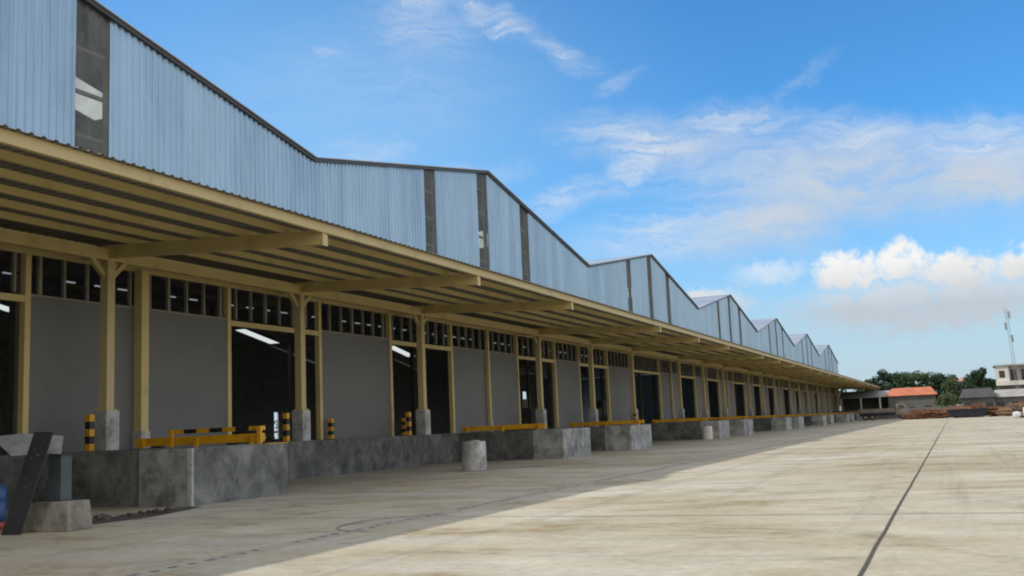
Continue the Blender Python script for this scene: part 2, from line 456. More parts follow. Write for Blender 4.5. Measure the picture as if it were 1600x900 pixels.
# front wall under the canopy: panels, doorways, posts
doors = []
panels = [(-30, -24), (-19, -13.5), (-7.5, -1.5), (4, 10.6), (19.6, 27.8), (33.2, 38.6), (44.5, 52.7), (58.6, 63.0), (69.0, 74.6), (83.0, 89.6)]
yy = 95.5; k = 0
while yy < 222:
    w = (5.2, 7.8, 5.6)[k % 3]; panels.append((yy, yy + w)); yy += w + (5.5, 6.4, 5.2)[k % 3]; k += 1
PT = 5.38
for (a, b) in panels:
    m = MB(); m.box(WX - .05, WX + .05, a + .09, b - .09, DZ, PT)
    W_(m, 'wall_panel', 'grey_panel')
    for yv in (a, b):
        m = MB(); m.box(WX - .10, WX + .10, yv - .09, yv + .09, DZ, 6.5); W_(m, 'post', 'tan_paint', bevel=.008)
    if b - a > 6:
        mid = (a + b) / 2 - .1; w = .15 if abs(mid - 23.5) < 1 else .09
        m = MB(); m.box(WX + .06, WX + .06 + 2 * w, mid - w, mid + w, DZ + .5, 6.5); W_(m, 'post', 'tan_paint', bevel=.008)
        m = MB(); m.box(WX + .06, WX + .10 + 2 * w, mid - w - .04, mid + w + .04, DZ, DZ + .5); W_(m, 'post_footing', 'pedestal', bevel=.01)
    else:
        pass
    m = MB(); m.box(WX - .06, WX + .06, a + .09, b - .09, PT, PT + .06); W_(m, 'panel_cap', 'frame_grey')
for (p, q) in zip(panels[:-1], panels[1:]):
    m = MB(); m.box(WX - .08, WX + .08, p[1] + .09, q[0] - .09, 5.20, 5.38); W_(m, 'lintel', 'tan_paint', bevel=.008)
m = MB(); m.box(WX - .09, WX + .05, Y0, Y1, 6.5, 7.25); W_(m, 'eaves_beam', 'tan_paint')
far = MB(); n = 0
yy = 10.2
posts = [v for pr in panels for v in pr]
while yy < 226:
    if all(abs(yy - v) > .3 for v in posts):
        w = .035 if n % 3 else .05
        mm = MB() if n < 96 else far
        mm.box(WX - .05, WX + .05, yy - w, yy + w, PT + .06, 6.5)
        if n < 96: W_(mm, 'mullion', 'frame_grey')
        n += 1
    yy += .82
o = W_(far, 'mullion', 'frame_grey'); o['kind'] = 'stuff'
def goods(x, yv, nx, ny, nz, label):
    g = empty('stacked_goods', (x, yv, DZ), label, 'stacked goods', 'goods stacked inside the warehouse')
    m = MB(); m.box(-nx * .55, nx * .55, -ny * .55, ny * .55, 0, .14); m.build('pallet', 'truck_brown', g)
    for a in range(nx):
        for b in range(ny):
            for c_ in range(nz):
                if c_ == nz - 1 and random.random() < .4: continue
                m = MB(); e = random.uniform(0, .05)
                m.box(-nx * .5 + a + .04 + e, -nx * .5 + a + .96, -ny * .5 + b + .04, -ny * .5 + b + .96 - e, .142 + c_ * .62, .142 + c_ * .62 + .6); m.build('box', random.choice(['truck_brown', 'plaster_grey', 'roof_grey']), g, bevel=.02)
goods(-26.0, 62.5, 2, 2, 3, 'dim stacked boxes inside the doorway behind the fifth canopy column')
goods(-30.0, 47.5, 3, 2, 4, 'tall dim stack of boxes deep inside the doorway at the third column')
goods(-25.5, 78.5, 2, 2, 3, 'dim stacked boxes inside the wide doorway past the sixth column')
trk = empty('glint_row', (-34, 15, 8.35), 'dim row of small glowing bars added for pale glints behind the vent openings', 'glint row')  # small emissive bars added to stand for bright glints inside
m = MB(); m.box(-.05, .05, 0, 92, .0, .05); m.build('rail', 'dark_steel', trk)
lm_ = bpy.data.materials.new('glint_glow'); lm_.use_nodes = True; lm_.node_tree.nodes['Principled BSDF'].inputs['Emission Color'].default_value = (.85, .9, 1, 1); lm_.node_tree.nodes['Principled BSDF'].inputs['Emission Strength'].default_value = .22
for k in range(60):
    if k % 7 == 3: continue
    m = MB(); m.box(-.03, .03, -.28, .28, -.06, -.002); o = m.build('glint_bar', lm_, trk); o.location = (0, .6 + k * 1.52 + random.uniform(-.1, .1), 0)

# ------------------------------------------------------------------ canopy
cn = empty('loading_canopy', (COLX, 0, 0), 'long corrugated loading canopy on tan steel columns in front of the dock doors', 'canopy')
def C_(mb, name, mat, parent=None, bevel=0, smooth=False):
    mb.v = [(a - COLX, b, c) for a, b, c in mb.v]
    return mb.build(name, mat, parent or cn, bevel=bevel, smooth=smooth)
m = MB()
n = int((Y1 - Y0) / .26); p = (Y1 - Y0) / n; pr = []
for k in range(n):
    o = Y0 + k * p; pr += [(o, 0), (o + p * .55, 0), (o + p * .66, .032), (o + p * .88, .032)]
pr.append((Y1, 0))
xa, xb = TIPX + .15, WX + .06
for (a, da), (b, db) in zip(pr[:-1], pr[1:]):
    m.quad((xb, a, sheet_z(xb) + da), (xa, a, sheet_z(xa) + da), (xa, b, sheet_z(xa) + db), (xb, b, sheet_z(xb) + db))
C_(m, 'roof_sheet', 'canopy_sheet')
m = MB(); m.box(TIPX - .05, TIPX, Y0, Y1, 6.37, 6.60); m.box(TIPX - .12, TIPX - .052, Y0, Y1, 6.37, 6.392)
C_(m, 'fascia', 'tan_pale')
for x in (-15.1, -16.35, -17.6, -18.85, -20.1):
    m = MB(); z = sheet_z(x)
    m.box(x - .03, x + .03, Y0, Y1, z - .165, z - .004); m.box(x - .08, x - .032, Y0, Y1, z - .165, z - .15)
    C_(m, 'purlin', 'tan_paint')
m = MB(); m.box(COLX - .10, COLX + .10, Y0, Y1, 6.40, 6.72); C_(m, 'longitudinal_beam', 'tan_paint')
cols = []
for k in range(-1, 7):
    for o in (0, 9.0, 18.0):
        yv = 21.23 + k * 31.766 + o
        if Y0 + 1 < yv < Y1: cols.append(yv)
def column_parts():
    parts = []
    s = .16
    m = MB()   # H section: two flanges and a web boxed in one tube-like column
    m.box(-s, s, -s, s, 2.31 - .02, 6.40); m.box(-s - .05, s + .05, -s - .05, s + .05, 2.31, 2.335)
    parts.append(('column', m, 'tan_pale', .012))
    return parts
colm = None
for yv in cols:
    if colm is None:
        m = MB(); s = .135
        m.box(COLX - s, COLX + s, -s, s, 2.315, 6.398); m.box(COLX - .2, COLX + .2, -.2, .2, 2.30, 2.33)
        m.box(COLX - .17, COLX + .17, -.17, .17, 6.18, 6.22)
        for bx in (-.16, .16):
            for by in (-.16, .16): m.box(COLX + bx - .018, COLX + bx + .018, by - .018, by + .018, 2.331, 2.37)
        colm = C_(m, 'column', 'tan_pale', bevel=.008)
        m = MB(); m.box(COLX - .235, COLX + .235, -.235, .235, DZ - .01, 2.30); ped = C_(m, 'pedestal', 'pedestal', colm, bevel=.018)
        brs = []
        for sg in (-1, 1):
            m = MB(); m.bar((COLX, sg * .15, 5.98), (COLX, sg * .62, 6.42), .13, .13, (1, 0, 0)); brs.append(C_(m, 'brace', 'tan_pale', colm))
        m = MB()
        zt = lambda x: sheet_z(x) - .17
        m.hexa([(-21.9, -.09, 6.52), (TIPX - .06, -.09, 6.08), (TIPX - .06, .09, 6.08), (-21.9, .09, 6.52)],
               [(-21.9, -.09, zt(-21.9)), (TIPX - .06, -.09, zt(TIPX)), (TIPX - .06, .09, zt(TIPX)), (-21.9, .09, zt(-21.9))])
        beam = C_(m, 'cantilever_beam', 'tan_paint')
        m = MB(); m.box(TIPX - .057, TIPX - .035, -.11, .11, 6.05, 6.33); plate = C_(m, 'end_plate', 'tan_pale', beam)
        colm.location.y = yv; beam.location.y = yv
    else:
        c2 = copy_tree(colm, cn); c2.location.y = yv
        b2 = copy_tree(beam, cn); b2.location.y = yv

# ------------------------------------------------------------------ yellow rails, striped posts
ORD = ['', 'second', 'third', 'fourth', 'fifth', 'sixth', 'seventh']
def rail(yv, x0, x1, label, striped=False):
    g = empty('guard_rail', ((x0 + x1) / 2, yv, DZ), label, 'guard rail', 'yellow rails on the dock piers')
    L = (x1 - x0) / 2
    m = MB(); m.box(-L, L, -.05, .05, .06, .27); m.box(-L, L, .053, .09, .12, .21)
    m.build('rail_beam', 'yellow', g, bevel=.012)
    for x in (-L + .3, 0, L - .3):
        m = MB(); m.box(x - .06, x + .06, -.13, -.053, 0, .24); m.build('post', 'yellow', g, bevel=.008)
    if striped:
        a, b = -18.78 - (x0 + x1) / 2, L
        seg = 7; st = (b - a) / seg
        for k in range(seg):
            m = MB(); m.box(a + k * st + .002, a + (k + 1) * st, -.07, .07, .345, .455)
            m.build('top_stripe', 'yellow' if k % 2 == 0 else 'black_paint', g, bevel=.01)
        for x in (a + .05, b - .05):
            m = MB(); m.box(x - .06, x + .06, -.15, -.07, 0, .45); m.build('end_post', 'yellow', g, bevel=.012)
    return g
pairno = {}
for kd, a, b in piers:
    k = pairno.get(kd, 0); pairno[kd] = k + 1
    if k == 0 and kd == 'left': continue
    if kd == 'right':
        lab = 'yellow guard rail with black striped top on the nearest concrete pier' if k == 0 else 'plain yellow guard rail on the right pier of the %s pair along the dock' % ORD[k]
        rail(b - .16, -20.0, -15.9 if k == 0 else -15.65, lab, k == 0)
    else:
        rail(a + .2, -20.2, -16.2, 'plain yellow guard rail on the left pier of the %s pair along the dock' % ORD[k])
def striped_post(x, yv, h, label):
    g = empty('striped_post', (x, yv, DZ), label, 'bollard', 'black and yellow posts on the dock')
    n = 5; st = h / n
    for k in range(n):
        m = MB(); m.box(-.085, .085, -.085, .085, k * st + (.001 if k else 0), (k + 1) * st)
        m.build('band', 'yellow' if k % 2 == 0 else 'black_paint', g, bevel=.008)
    m = MB(); m.box(-.15, .15, -.15, .15, 0, .012); m.build('base_plate', 'black_paint', g)
striped_post(-20.6, 20.28, .95, 'black and yellow striped post before the leftmost canopy column')
striped_post(-20.6, 28.82, .95, 'black and yellow striped post left of the second canopy column')
striped_post(-21.9, 33.5, .78, 'short black and yellow post in front of the second grey wall panel edge')
striped_post(-20.6, 37.25, .95, 'black and yellow striped post left of the third canopy column')
striped_post(-21.9, 39.2, .75, 'short black and yellow post behind the third canopy column by the doorway')
striped_post(-20.6, 69.8, .95, 'black and yellow striped post by the sixth canopy column')
# black rubber chocks
def chock(x, yv, label):
    m = MB(); m.hexa([(-.18, -.1, 0), (.18, -.1, 0), (.18, .1, 0), (-.18, .1, 0)], [(-.06, -.1, .2), (.08, -.1, .2), (.08, .1, .2), (-.06, .1, .2)])
    o = m.build('wheel_chock', 'rubber', None, (x, yv, DZ), .02); tag(o, label, 'wheel chock', 'black wheel chocks on the dock')
chock(-20.9, 23.1, 'black rubber chock on the dock beside the tan wall post')
chock(-20.9, 26.4, 'black rubber chock on the dock at the left side of the first open doorway')
# black pallet behind the second pair's rail
g = empty('pallet', (-20.9, 49.9, DZ), 'flat black pallet lying on the dock behind a yellow rail', 'pallet')
for x in (-.5, -.3, -.1, .1, .3, .5):
    m = MB(); m.box(x - .07, x + .07, -.9, .9, .115, .14); m.build('slat', 'rubber', g)
for yv in (-.8, 0, .8):
    m = MB(); m.box(-.58, .58, yv - .05, yv + .05, 0, .114); m.build('bearer', 'rubber', g)

# ------------------------------------------------------------------ yard objects
def drum(x, yv, r, h, label, mat):
    g = empty('concrete_bollard', (x, yv, 0), label, 'bollard', 'round concrete bollards by the dock')
    m = MB(); m.lathe([(r * .98, 0), (r, .03), (r * 1.0, h * .5), (r * .985, h - .03), (r * .95, h)], 0, 0, 28); m.build('body', mat, g, smooth=True)
    m = MB(); m.lathe([(r * .55, h - .005), (r * .5, h + .03), (r * .2, h + .05)], 0, 0, 14); m.build('rubble_cap', 'block_concrete', g)
drum(-15.15, 31.9, .42, .98, 'grey round concrete bollard standing in front of the long dark dock recess', 'pedestal')
drum(-15.9, 71.3, .36, .92, 'pale round concrete bollard beside the farther pier pair', 'plaster_white')

g = empty('post_footing', (-14.1, 13.2, 0), 'square concrete footing block carrying a short dark grey stub post', 'footing')
m = MB(); m.hexa([(-.56, -.28, 0), (.52, -.28, 0), (.52, .28, 0), (-.56, .28, 0)], [(-.5, -.24, .47), (.48, -.24, .49), (.48, .24, .49), (-.5, .24, .47)])
m.build('block', 'block_concrete', g, bevel=.03)
m = MB(); m.box(-.24, .06, .0, .24, .485, 1.26); m.build('stub_post', 'stub', g, bevel=.012)
m = MB(); m.box(-.30, .12, -.06, .30, 1.262, 1.275); m.build('top_plate', 'dark_steel', g)

m = MB()
m.hexa([(-.22, -.02, 0), (.20, -.02, 0), (.20, .01, 0), (-.22, .01, 0)], [(.14, .28, 1.66), (.56, .28, 1.64), (.56, .31, 1.64), (.14, .31, 1.66)])
o = m.build('steel_plate', 'dark_steel', None, (-14.33, 12.48, .0), bevel=.006); tag(o, 'dark speckled steel plate leaning over the footing block at the far left', 'steel plate')
rr = MB(); 
for q in range(14):
    t = random.uniform(.04, .96); u = random.uniform(.04, .34)
    x = -.22 + .36 * t + u; yv = -.02 + .30 * t - .006; z = 1.65 * t; e = random.uniform(.005, .012)
    rr.hexa([(x - e, yv - .006, z - e), (x + e, yv - .006, z - e), (x + e, yv + .008, z - e), (x - e, yv + .008, z - e)], [(x - e, yv + .0, z + e), (x + e, yv, z + e), (x + e, yv + .012, z + e), (x - e, yv + .012, z + e)])
rr = rr.build('mortar_splash', 'dock_concrete', o); rr['kind'] = 'stuff'
m = MB()
P = [(-16.25, 13.65, 1.63), (-15.4, 13.62, 1.66), (-14.42, 13.6, 1.58), (-13.78, 12.95, 1.285), (-14.4, 12.97, 1.30), (-14.95, 12.97, 1.285)]
for q in ((0, 1, 4, 5), (1, 2, 3, 4)):
    m.quad(*[P[k] for k in q]); m.quad(*[(P[k][0], P[k][1], P[k][2] - .012) for k in q[::-1]])
for a, b in ((0, 1), (1, 2), (2, 3), (3, 4), (4, 5), (5, 0)):
    m.quad(P[a], P[b], (P[b][0], P[b][1], P[b][2] - .012), (P[a][0], P[a][1], P[a][2] - .012))
o = m.build('metal_sheet', 'pale_sheet'); tag(o, 'bent pale metal sheet lying tilted on the stub post behind the leaning plate', 'metal sheet')
g = empty('plastic_drum', (-15.72, 13.2, 0), 'blue plastic drum with a red base cut off by the left picture edge', 'drum')
m = MB(); m.lathe([(.26, .141), (.28, .2), (.28, .45), (.265, .47), (.28, .5), (.28, .72), (.2, .78), (.1, .79)], 0, 0, 24); m.build('body', 'blue_plastic', g, smooth=True)
m = MB(); m.lathe([(.27, 0), (.285, .02), (.285, .12), (.27, .14)], 0, 0, 24); m.build('base_ring', 'red_plastic', g, smooth=True)

# crumbled scraps at the foot of the nearest pier
m = MB()
for k in range(110):
    t = random.random(); yv = 14.0 + 3.7 * t; x = -15.2 + random.uniform(.0, .75) * (1 - .8 * t); sx = random.uniform(.012, .07) * random.choice((.5, 1, 1.6)); sy = sx * random.uniform(.5, 2.2); h = sx * random.uniform(.3, 1.1)
    jit = lambda: random.uniform(.5, 1.0)
    m.hexa([(x - sx, yv - sy * jit(), 0), (x + sx, yv - sy * jit(), 0), (x + sx * jit(), yv + sy, 0), (x - sx * jit(), yv + sy, 0)],
           [(x - sx * .6 * jit(), yv - sy * .5 * jit(), h * jit()), (x + sx * .7 * jit(), yv - sy * .6, h), (x + sx * .5, yv + sy * .6 * jit(), h * jit()), (x - sx * .6, yv + sy * .7 * jit(), h)])
o = m.build('debris', 'soil'); tag(o, 'dark scraps and rubble strewn at the foot of the nearest pier', 'debris', None, 'stuff')
m = MB(); m.quad((-15.25, 14.0, .006), (-14.3, 13.9, .006), (-14.15, 15.4, .006), (-14.5, 16.6, .006), (-14.9, 17.8, .006), (-15.25, 17.9, .006))
m.build('damp_patch', 'soil', yard)

# ------------------------------------------------------------------ far background
def hip_house(x, yv, w, d, h, rh, wallm, roofm, label, hip=.25, wins=3, door=True):
    g = empty('house', (x, yv, 0), label, 'house')
    m = MB(); m.box(-w / 2, w / 2, -d / 2, d / 2, 0, h); m.build('wall', wallm, g)
    e = .5; m = MB(); W, D = w / 2 + e, d / 2 + e; rx = W * (1 - hip)
    a, b, c, dd = (-W, -D, h + .01), (W, -D, h + .01), (W, D, h + .01), (-W, D, h + .01); p, q = (-rx, 0, h + rh), (rx, 0, h + rh)
    m.quad(a, b, q, p); m.quad(c, dd, p, q); m.quad(b, c, q); m.quad(dd, a, p); m.quad(dd, c, b, a)
    m.build('roof', roofm, g)
    for k in range(wins):
        wx = -w / 2 + w * (k + .5) / wins
        if door and k == wins // 2:
            m = MB(); m.box(wx - .5, wx + .5, -d / 2 - .06, -d / 2 + .02, 0, 2.1); m.build('door', 'window_dark', g)
        else:
            m = MB(); m.box(wx - .6, wx + .6, -d / 2 - .05, -d / 2 + .02, 1.0, min(h - .3, 2.2)); f = m.build('window', 'window_dark', g)
            m = MB(); m.box(wx - .7, wx + .7, -d / 2 - .12, -d / 2 - .052, .9, .99); m.build('sill', 'plaster_white', f)
    return g
hip_house(-7.5, 219, 8.6, 7, 4.3, 1.6, 'plaster_grey', 'orange_tile', 'house with a bright orange tiled roof in front of the trees')
hip_house(3.9, 196, 5.0, 5, 3.1, 1.6, 'plaster_grey', 'roof_dark', 'low house with a dark grey roof right of the orange roofed house')
hip_house(9.6, 198, 6.5, 5, 3.0, 1.3, 'plaster_grey', 'roof_grey', 'low grey house under the white building at the right edge')
hip_house(1.4, 262, 5.5, 5, 7.6, .9, 'plaster_white', 'roof_pink', 'distant pale house top showing above the trees left of the round tree')
# white building, two storeys with a balcony
g = empty('white_building', (13.2, 234, 0), 'tall white concrete building with dark open balcony at the right edge', 'building')
m = MB(); m.box(-4.7, 4.8, -3, 4, 0, 5.9); m.build('lower_storey', 'plaster_grey', g)
m = MB(); m.box(-4.7, -2.4, -3, 4, 5.902, 9.5); m.box(-2.4, 4.8, -.5, 4, 5.902, 9.5); m.build('upper_storey', 'plaster_white', g)
m = MB(); m.box(-5.1, 5.2, -3.3, 4.4, 9.502, 9.8); m.build('roof_slab', 'roof_grey', g)
m = MB(); m.box(-4.9, 5.0, -3.4, -3.003, 5.6, 6.5); m.build('parapet', 'plaster_white', g)
m = MB(); m.box(.4, 5.3, -3.7, -3.405, 6.6, 7.3); m.build('awning', 'roof_pink', g)
for x in (-1.4, .6, 3.): 
    m = MB(); m.box(x - .6, x + .6, -.56, -.503, 6.6, 8.8); m.build('window', 'window_dark', g)
m = MB(); m.box(-4.2, -3.2, -3.06, -3.003, 7.2, 8.6); m.build('window', 'window_dark', g)

# long shed past the canopy
g = empty('shed', (-15.0, 219, 0), 'low open shed with a pale grey sheet roof past the canopy end', 'shed')
m = MB(); m.hexa([(-6.2, -3, 4.3), (5.6, -3, 4.2), (5.6, 4, 5.5), (-6.2, 4, 5.7)], [(-6.2, -3, 4.4), (5.6, -3, 4.3), (5.6, 4, 5.6), (-6.2, 4, 5.8)]); m.build('roof', 'roof_grey', g)
m = MB(); m.box(-6, 5.4, 3.6, 3.8, 0, 5.3); m.build('wall', 'plaster_grey', g)
for x in (-5.8, -2, 1.6, 5.2):
    m = MB(); m.box(x - .15, x + .15, -2.8, -2.5, 0, 4.25); m.build('post', 'plaster_white', g)
# flatbed truck, seen from the side
def truck(x, yv, rz, label):
    g = empty('flatbed_truck', (x, yv, 0), label, 'truck', None, rz)
    m = MB(); m.box(-3.9, 1.9, -1.15, 1.15, 1.05, 1.3); m.box(-3.9, 3.6, -.45, .45, .7, 1.048); m.build('chassis', 'dark_steel', g, bevel=.02)
    m = MB(); m.box(-3.85, 1.85, -1.12, -1.06, 1.302, 1.95); m.box(-3.85, 1.85, 1.06, 1.12, 1.302, 1.95); m.box(-3.85, -3.79, -1.05, 1.05, 1.302, 1.95); m.box(1.79, 1.85, -1.05, 1.05, 1.302, 2.3)
    m.build('cargo_bed', 'truck_brown', g)
    m = MB(); m.hexa([(2.0, -1.1, .75), (3.95, -1.1, .75), (3.95, 1.1, .75), (2.0, 1.1, .75)], [(2.05, -1.05, 1.75), (3.92, -1.05, 1.75), (3.92, 1.05, 1.75), (2.05, 1.05, 1.75)])
    m.hexa([(2.05, -1.05, 1.752), (3.92, -1.05, 1.752), (3.92, 1.05, 1.752), (2.05, 1.05, 1.752)], [(2.1, -.98, 2.6), (3.45, -.98, 2.6), (3.45, .98, 2.6), (2.1, .98, 2.6)])
    cab = m.build('cab', 'truck_brown', g, bevel=.03)
    m = MB(); m.hexa([(2.5, -1.075, 1.8), (3.55, -1.075, 1.8), (3.55, -1.04, 1.8), (2.5, -1.04, 1.8)], [(2.5, -1.01, 2.4), (3.3, -1.01, 2.4), (3.3, -.98, 2.4), (2.5, -.98, 2.4)]); m.build('side_window', 'glass', cab)
    for wx in (-2.9, -1.8, 3.0):
        for s in (-1, 1):
            m = MB(); m.cyl((wx, s * .75, .5), (wx, s * 1.08, .5), .5, 20); w = m.build('wheel', 'rubber', g)
            m = MB(); m.cyl((wx, s * 1.081, .5), (wx, s * 1.10, .5), .24, 14); m.build('rim', 'frame_grey', w)
truck(-11.3, 188, R(4), 'brown flatbed truck parked beyond the last dock pier')
# white bulk bags and a tyre
def bag(x, yv, w, h, sd, label):
    rnd = random.Random(sd); bm = bmesh.new(); bmesh.ops.create_icosphere(bm, subdivisions=3, radius=1)
    for v in bm.verts:
        c = v.co; k = 1 / max(abs(c.x), abs(c.y), abs(c.z)) * .45 + .55
        c *= k; n_ = math.sin(c.x * 5 + sd) * math.sin(c.y * 4 + 2 * sd) * .07 + rnd.uniform(-.03, .03)
        v.co = Vector((c.x * w / 2 * (1 + n_), c.y * w / 2 * (1 + n_), max(0, (c.z + .9) * h / 1.9 * (1 + n_))))
    me = bpy.data.meshes.new('bulk_bag'); bm.to_mesh(me); bm.free(); me.materials.append(M['car_white'])
    for p in me.polygons: p.use_smooth = True
    o = bpy.data.objects.new('bulk_bag', me); C.objects.link(o); o.location = (x, yv, 0); tag(o, label, 'bag', 'white bulk bags at the far right')
bag(6.6, 133, .95, .75, 1, 'low slumped white bulk bag at the far right, left of the dark tyre')
bag(8.0, 135, 1.3, 1.25, 2, 'taller white bulk bag on the yard at the right edge, behind the dark tyre')
m = MB(); m.lathe([(.30, 0), (.5, .03), (.55, .12), (.5, .22), (.3, .25)], 0, 0, 20)
o = m.build('tyre', 'rubber', None, (7.4, 132.4, 0), smooth=True); tag(o, 'dark tyre lying between the white bulk bags at the far right', 'tyre')

# heaps of rusty steel bars and scrap beyond the yard
def heap(x, yv, w, d, h, mat, label, n):
    h *= .8
    m = MB()
    for k in range(n):
        a = random.uniform(-.25, .25) + (math.pi / 2 if random.random() < .12 else 0); L = w * random.uniform(.25, .5)
        cx = random.uniform(-w * .4, w * .4); cy = random.uniform(-d / 2, d / 2)
        top = h * max(.15, 1 - (abs(cx) / (w * .55)) ** 2)
        z = random.uniform(.06, top)
        t = random.uniform(-.06, .06); s = random.uniform(.08, .28)
        dx, dy = math.cos(a) * L / 2, math.sin(a) * L / 2
        m.bar((cx - dx, cy - dy, max(.05, z - t * L)), (cx + dx, cy + dy, z + t * L), s, s)
    o = m.build('scrap_heap', mat, None, (x, yv, 0)); tag(o, label, 'scrap heap', 'heaps of scrap beyond the yard')
heap(-4.0, 172, 6.5, 4, 1.7, 'rust', 'rust brown heap of steel bars right of the parked truck', 90)
heap(.5, 182, 6.0, 4, 2.2, 'rust2', 'pale brown heap of scrap behind the dark blue container', 80)
heap(4.6, 168, 4.6, 4, 2.0, 'rust', 'rust brown heap right of the dark blue container', 80)
heap(8.4, 164, 5.0, 4, 2.3, 'rust2', 'pale brown scrap heap behind the white bulk bags', 80)
heap(11.0, 176, 6.0, 4, 2.6, 'rust', 'rust brown heap at the right edge below the white building', 80)
heap(2.2, 190, 7.0, 3, 2.4, 'rust', 'dark rust heap farther back between the blue container and the low dark roofed house', 80)
heap(-1.8, 192, 5.0, 3, 1.9, 'rust2', 'pale scrap heap just right of the orange roofed house', 60)
# dark blue low skip container
g = empty('skip_container', (1.8, 166, 0), 'long low dark blue open container before the scrap heaps', 'container')
m = MB(); m.hexa([(-2.4, -1, .15), (2.2, -1, .15), (2.2, 1, .15), (-2.4, 1, .15)], [(-2.9, -1.15, 1.25), (2.7, -1.15, 1.25), (2.7, 1.15, 1.25), (-2.9, 1.15, 1.25)]); m.build('body', 'dark_blue', g, bevel=.03)
m = MB(); m.box(-3.0, 2.8, -1.25, -1.16, 1.15, 1.28); m.box(-3.0, 2.8, 1.16, 1.25, 1.15, 1.28); m.build('rim', 'dark_blue', g)
for x in (-1.8, -.6, .6, 1.8):
    m = MB(); m.hexa([(x - .05, -1.08, .15), (x + .05, -1.08, .15), (x + .05, -1.0, .15), (x - .05, -1.0, .15)], [(x - .05, -1.22, 1.14), (x + .05, -1.22, 1.14), (x + .05, -1.14, 1.14), (x - .05, -1.14, 1.14)]); m.build('rib', 'dark_steel', g)
m = MB(); m.box(-2.0, 2.0, -.8, .8, 0, .148); m.build('skid', 'dark_steel', g)
# boundary wall
m = MB(); m.box(-22, 26, 203, 203.3, 0, 1.9)
o = m.build('boundary_wall', 'plaster_grey'); tag(o, 'low grey boundary wall behind the scrap heaps', 'wall')

# lattice mast
g = empty('lattice_mast', (12.2, 228, 0), 'thin grey lattice mast rising above the white building', 'mast', None)
H = 21.; hw = .28
g.rotation_euler = (0, R(-2.5), 0)
m = MB()
for sx, sy in ((-1, -1), (1, -1), (1, 1), (-1, 1)): m.bar((sx * hw, sy * hw, 0), (sx * hw * .7, sy * hw * .7, H), .06)
m.build('leg_frame', 'mast', g)
for sy in (-1, 1):
    m = MB(); z = 0
    while z < H - 1:
        m.bar((-hw, sy * hw, z), (hw, sy * hw, z + .6), .03); m.bar((hw, sy * hw, z + .6), (-hw, sy * hw, z + 1.2), .03)
        z += 1.2
    m.build('bracing', 'mast', g)
for z, s in ((19.6, .5), (17.4, -.45), (14.8, .45)):
    m = MB(); m.box(s - .18, s + .18, -.15, .15, z - .7, z + .7); m.build('antenna', 'mast', g)

# trees
def tree(x, yv, h, cr, ch, mat, label, n=1500, seed=1, name='tree'):
    rnd = random.Random(seed)
    g = empty(name, (x, yv, 0), label, 'tree', 'trees beyond the yard')
    t = MB(); th = h - ch * .6
    segs = 5; px = py = 0; prev = (0, 0, 0); r0 = max(.14, h * .022)
    for k in range(1, segs + 1):
        px += rnd.uniform(-.12, .12); py += rnd.uniform(-.12, .12)
        cur = (px, py, th * k / segs); t.cyl(prev, cur, r0 * (1 - .11 * k), 8); prev = cur
    clumps = []
    for k in range(26):
        a = rnd.uniform(0, 6.28); rr = cr * math.sqrt(rnd.random()) * .78; z = h - ch + ch * rnd.uniform(.12, .88)
        sh = math.sqrt(max(.12, 1 - (2 * (z - (h - ch / 2)) / ch) ** 2))
        p = Vector((math.cos(a) * rr * sh, math.sin(a) * rr * sh, z)); clumps.append((p, cr * rnd.uniform(.24, .44)))
        if k < 8: t.cyl(prev if k % 2 else (px * .7, py * .7, th * .75), tuple(p), r0 * .3, 6)
    t.build('trunk', 'bark', g)
    m = MB()
    for k in range(int(n * 2.4)):
        p, r = clumps[rnd.randrange(len(clumps))]
        d = Vector((rnd.gauss(0, 1), rnd.gauss(0, 1), rnd.gauss(0, .8))).normalized() * r * rnd.random() ** .4
        c = p + d; s = rnd.uniform(.16, .34)
        u = Vector((rnd.gauss(0, 1), rnd.gauss(0, 1), rnd.gauss(0, .6))).normalized(); w = u.orthogonal().normalized(); q = u.cross(w)
        m.quad(c - w * s, c + q * s * .55, c + w * s, c - q * s * .55)
    m.build('crown', mat, g)
tree(-13.0, 232, 10.4, 2.7, 7.5, 'leaf_dark', 'dark pointed tree right above the canopy end', 1500, 1)
tree(-16.4, 240, 8.8, 2.6, 6, 'leaf_mid', 'small green tree half hidden by the canopy end', 1000, 2)
tree(-9.6, 240, 10.0, 3.2, 7, 'leaf_mid', 'mid green tree behind the left end of the orange roof', 1500, 3)
tree(-6.2, 243, 10.0, 3.3, 7, 'leaf_mid', 'broad green tree behind the middle of the orange roof', 1500, 4)
tree(-2.8, 241, 9.2, 3.0, 6.5, 'leaf_dark', 'dark tree behind the right end of the orange roof', 1400, 5)
tree(.2, 236, 7.9, 2.6, 5.8, 'leaf_light', 'paler green tree between orange roof and round tree', 1200, 6)
tree(2.6, 230, 6.8, 2.4, 5, 'leaf_dark', 'low dark tree in front of the distant pale house', 1100, 7)
tree(5.7, 234, 9.7, 2.5, 6.8, 'leaf_dark', 'round dark tree left of the white building', 1700, 8)
tree(3.9, 243, 8.4, 3.0, 6.5, 'leaf_mid', 'mid green tree just left of the round dark tree', 1300, 12)
tree(-.9, 246, 9.0, 3.0, 6.8, 'leaf_mid', 'green tree behind the paler green tree', 1300, 13)
tree(-18.5, 246, 8.0, 3.2, 6.0, 'leaf_dark', 'dark tree hidden behind the end of the long canopy', 900, 14)
tree(8.0, 243, 7.6, 2.6, 6.0, 'leaf_mid', 'low green tree tucked behind the left side of the white building', 900, 15)
tree(-1.0, 212, 4.6, 2.2, 3.8, 'leaf_light', 'low bushy pale tree right of the orange roofed house', 900, 9, 'bush')
tree(19., 246, 9.5, 3.4, 7, 'leaf_mid', 'green tree behind the white building', 900, 10)
